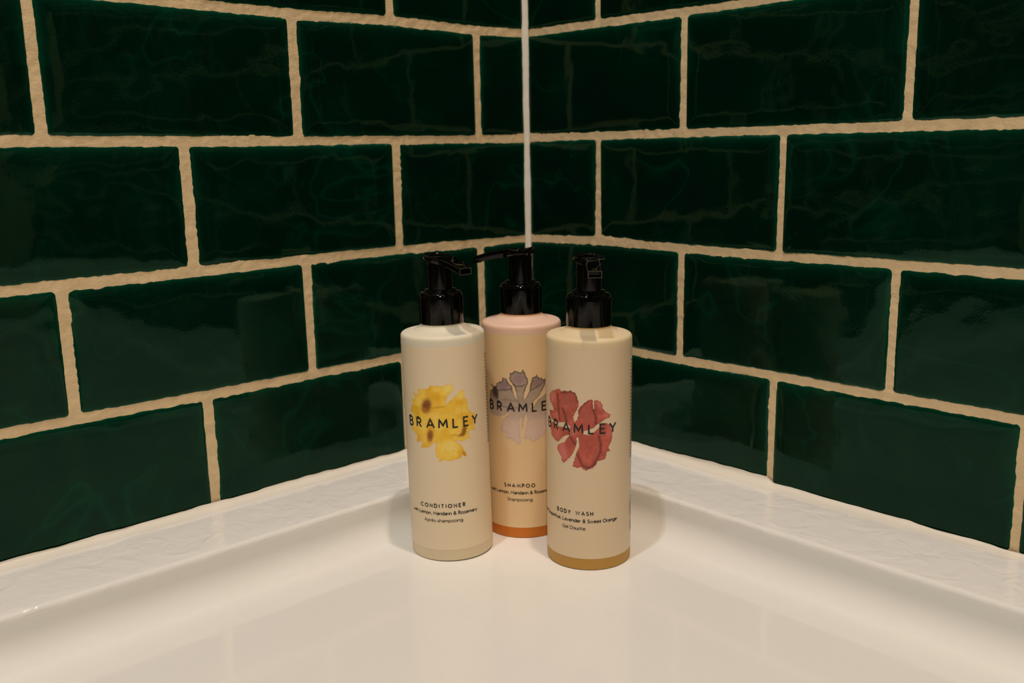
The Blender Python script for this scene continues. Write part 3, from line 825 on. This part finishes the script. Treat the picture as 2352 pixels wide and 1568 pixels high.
def build_bottle(label, low, high, neck, loc, rot, tilt, u0, spout, kind, seen, texts, brand_shift, ink):
    root = bpy.data.objects.new('pump_bottle', None)
    root.empty_display_size = .02
    COL.objects.link(root)
    root.location = (loc[0], loc[1], TRAY_FLOOR + 0.0002 + abs(tilt) * R_BODY)
    root.rotation_euler = (0, tilt, rot)
    tag(root, label, 'bottle', 'pump bottles of toiletries in the shower corner')
    # body
    pts = [(0.002, 0.0012), (0.0205, 0.0012), (0.0222, 0.0), (R_BODY, 0.0), (R_BODY, 0.1396), (0.0172, 0.1407), (0.0136, 0.1432), (0.0130, 0.1446), (0.0118, 0.152)]
    prof = rounded(pts, [0, .0004, .0008, .0005, .0026, .0010, .0002, 0])
    # rings along the straight side keep the shading even
    lathe_obj('bottle_body', prof, bottle_material('frosted_plastic_' + kind, low, high, neck), root, 128)
    paper = PAPER * lin(seen) / lin((203, 174, 135))
    # label sleeve, wrapped almost all the way round, its seam at the back
    lab_z0, lab_z1 = 0.0070, 0.1338
    n = 160
    a0, a1 = math.radians(-172), math.radians(172)
    V = []
    for z, r in ((lab_z0, R_BODY + .00001), (lab_z0, R_LABEL), (lab_z1, R_LABEL), (lab_z1, R_BODY + .00001)):
        for k in range(n + 1):
            t = a0 + (a1 - a0) * k / n + u0 / R_LABEL
            V.append((r * math.sin(t), -r * math.cos(t), z))
    me = mesh('label', V, grid_faces(n + 1, 4))
    smooth_by_angle(me)
    lab = link('label', me, plain('label_paper_' + kind, paper, 0.42), root)
    # everything printed on the sleeve turns with it
    turn = u0 / R_LABEL
    fl = flower(kind, seen, R_LABEL + .00003, lab, paper)
    fl.rotation_euler = (0, 0, turn)
    I = Ink(R_LABEL + .00008)
    cap = .0054
    for ch, u in zip('BRAMLEY', (-22.7, -15.7, -7.75, 0.0, 7.55, 14.35, 20.8)):
        wd = G[ch][0] * cap
        I.glyph(ch, (u + brand_shift) * .001 - wd / 2, .0848, cap, .00104)
    big, mid, small = texts
    o = I.build('brand_lettering', ink, lab); o.rotation_euler = (0, 0, turn)
    I = Ink(R_LABEL + .00008)
    I.line(big[0], big[1] * .001, big[2] * .001, .0345, .00215, .00054, .62, .55)
    o = I.build('product_lettering', ink, lab); o.rotation_euler = (0, 0, turn)
    I = Ink(R_LABEL + .00008)
    I.line(mid[0], mid[1] * .001, mid[2] * .001, .02985, .00200, .00041, .20, .24)
    o = I.build('scent_lettering', ink, lab); o.rotation_euler = (0, 0, turn)
    I2 = Ink(R_LABEL + .00008)
    I2.line(small[0], small[1] * .001, small[2] * .001, .02515, .00200, .00033, .22, .30)
    o = I2.build('fine_lettering', M_INK2, lab); o.rotation_euler = (0, 0, turn)
    # rows of tiny print on the back of the sleeve, seen edge-on at the right
    B = Ink(R_LABEL + .00008)
    rs = random.Random(len(label))
    z = .1245
    start = (41.8 if kind == 'red' else 38.3)
    while z > (.064 if kind != 'yellow' else .069):
        u = start + rs.uniform(0, .5)
        while u < 72:
            l = rs.uniform(1.2, 3.6)
            B.stroke([(u * .001, z), ((u + l) * .001, z)], .00080)
            u += l + .8
        z -= .00205
    o = B.build('back_lettering', M_INK2, lab); o.rotation_euler = (0, 0, turn)
    if kind == 'red':
        K = Ink(R_LABEL + .00008)
        for cz, rad in ((.0335, .0062), (.0215, .0040)):
            K.stroke([(.0460 + x, z) for x, z in arc(0, cz, rad * .62, rad, 0, 360, 28)], .0004)
            K.stroke([(.0460 + x, z) for x, z in arc(0, cz - rad * .15, rad * .3, rad * .5, 0, 360, 18)], .0005)
        o = K.build('round_symbols', M_INK2, lab); o.rotation_euler = (0, 0, turn)
    # pump collar, stem and head
    prof = rounded([(.0118, .1446), (.0134, .1446), (.0134, .1450), (.0135, .1612), (.0122, .1632), (.0101, .1634), (.0098, .1648), (.0080, .1650)],
                   [0, .0002, .0003, .0013, .0008, .0003, .0006, 0])
    lathe_obj('pump_collar', prof, M_BLACK, root)
    lathe_obj('pump_stem', rounded([(.0074, .1640), (.0074, .1806), (.0070, .1822), (.004, .1824)], [0, .0004, .0004, 0]), M_BLACK, root, 64)
    V, F, tip = pump_head_mesh()
    me = mesh('pump_head', V, F)
    bm = bmesh.new(); bm.from_mesh(me)
    bmesh.ops.recalc_face_normals(bm, faces=bm.faces)
    bm.to_mesh(me); bm.free()
    smooth_by_angle(me, 50)
    head = link('pump_head', me, M_BLACK, root)
    head.location = (0, 0, .1800)
    head.rotation_euler = (0, 0, spout)
    # rectangular outlet at the tip: a rim standing round a hollow
    ys = [p[1] for p in tip]; zs = [p[2] for p in tip]
    y0, y1 = min(ys), max(ys); z0, z1 = min(zs), max(zs) - .0002
    x = tip[0][0]
    def ring(x, m, sl=0.0): return [(x + sl * 0, y0 + m, z0 + m * .8), (x, y1 - m, z0 + m * .8), (x, y1 - m, z1 - m * .8), (x, y0 + m, z1 - m * .8)]
    V = ring(x - .0004, .0) + ring(x + .0005, .0) + ring(x + .0005, .0006) + ring(x - .0040, .0009)
    F = []
    for j in range(3):
        for i in range(4):
            F.append((j * 4 + i, j * 4 + (i + 1) % 4, (j + 1) * 4 + (i + 1) % 4, (j + 1) * 4 + i))
    F.append((12, 13, 14, 15))
    nz = link('nozzle', mesh('nozzle', V, F, False), M_RIM, head)
    nz.data.materials.append(M_BLACK)
    for k, p in enumerate(nz.data.polygons):
        p.material_index = 0 if 4 <= k < 8 else 1
    return root

ROT = math.atan2(0.73653649, 0.67639782)
build_bottle('off-white bottle with yellow flower, nearest the left wall, its spout towards the right',
             (0.80, 0.665, 0.465), (0.77, 0.73, 0.61), (0.70, 0.62, 0.44), (0.1090, -0.1742), ROT, -0.0149, -.0035,
             math.atan2(-24, 16.8), 'yellow', (203, 174, 135),
             (('CONDITIONER', -14.5, 14.4), ('with Lemon, Mandarin & Rosemary', -22.6, 22.6), ('Apr\u00e8s-shampooing', -12.3, 12.4)), 3.2, M_INK)
build_bottle('orange-based bottle with purple flower, standing behind between the other two',
             (0.62, 0.185, 0.012), (0.78, 0.55, 0.44), (0.72, 0.36, 0.12), (0.11564, -0.11702), ROT, -0.001, -.00335,
             math.atan2(4, -29.5), 'violet', (198, 160, 112),
             (('SHAMPOO', -10.1, 10.1), ('with Lemon, Mandarin & Rosemary', -22.4, 22.4), ('Shampooing', -8.2, 8.2)), 3.2, M_INK)
build_bottle('amber-based bottle with red flower, nearest the right wall, its spout towards the viewer',
             (0.55, 0.30, 0.06), (0.76, 0.63, 0.42), (0.70, 0.46, 0.16), (0.1787, -0.1219), ROT, 0.0044, -.01135,
             math.atan2(-29, .9), 'red', (195, 163, 124),
             (('BODY WASH', -11.6, 11.8), ('with Grapefruit, Lavender & Sweet Orange', -28.5, 27.4), ('Gel Douche', -7.4, 7.3)), 3.2, M_INK)
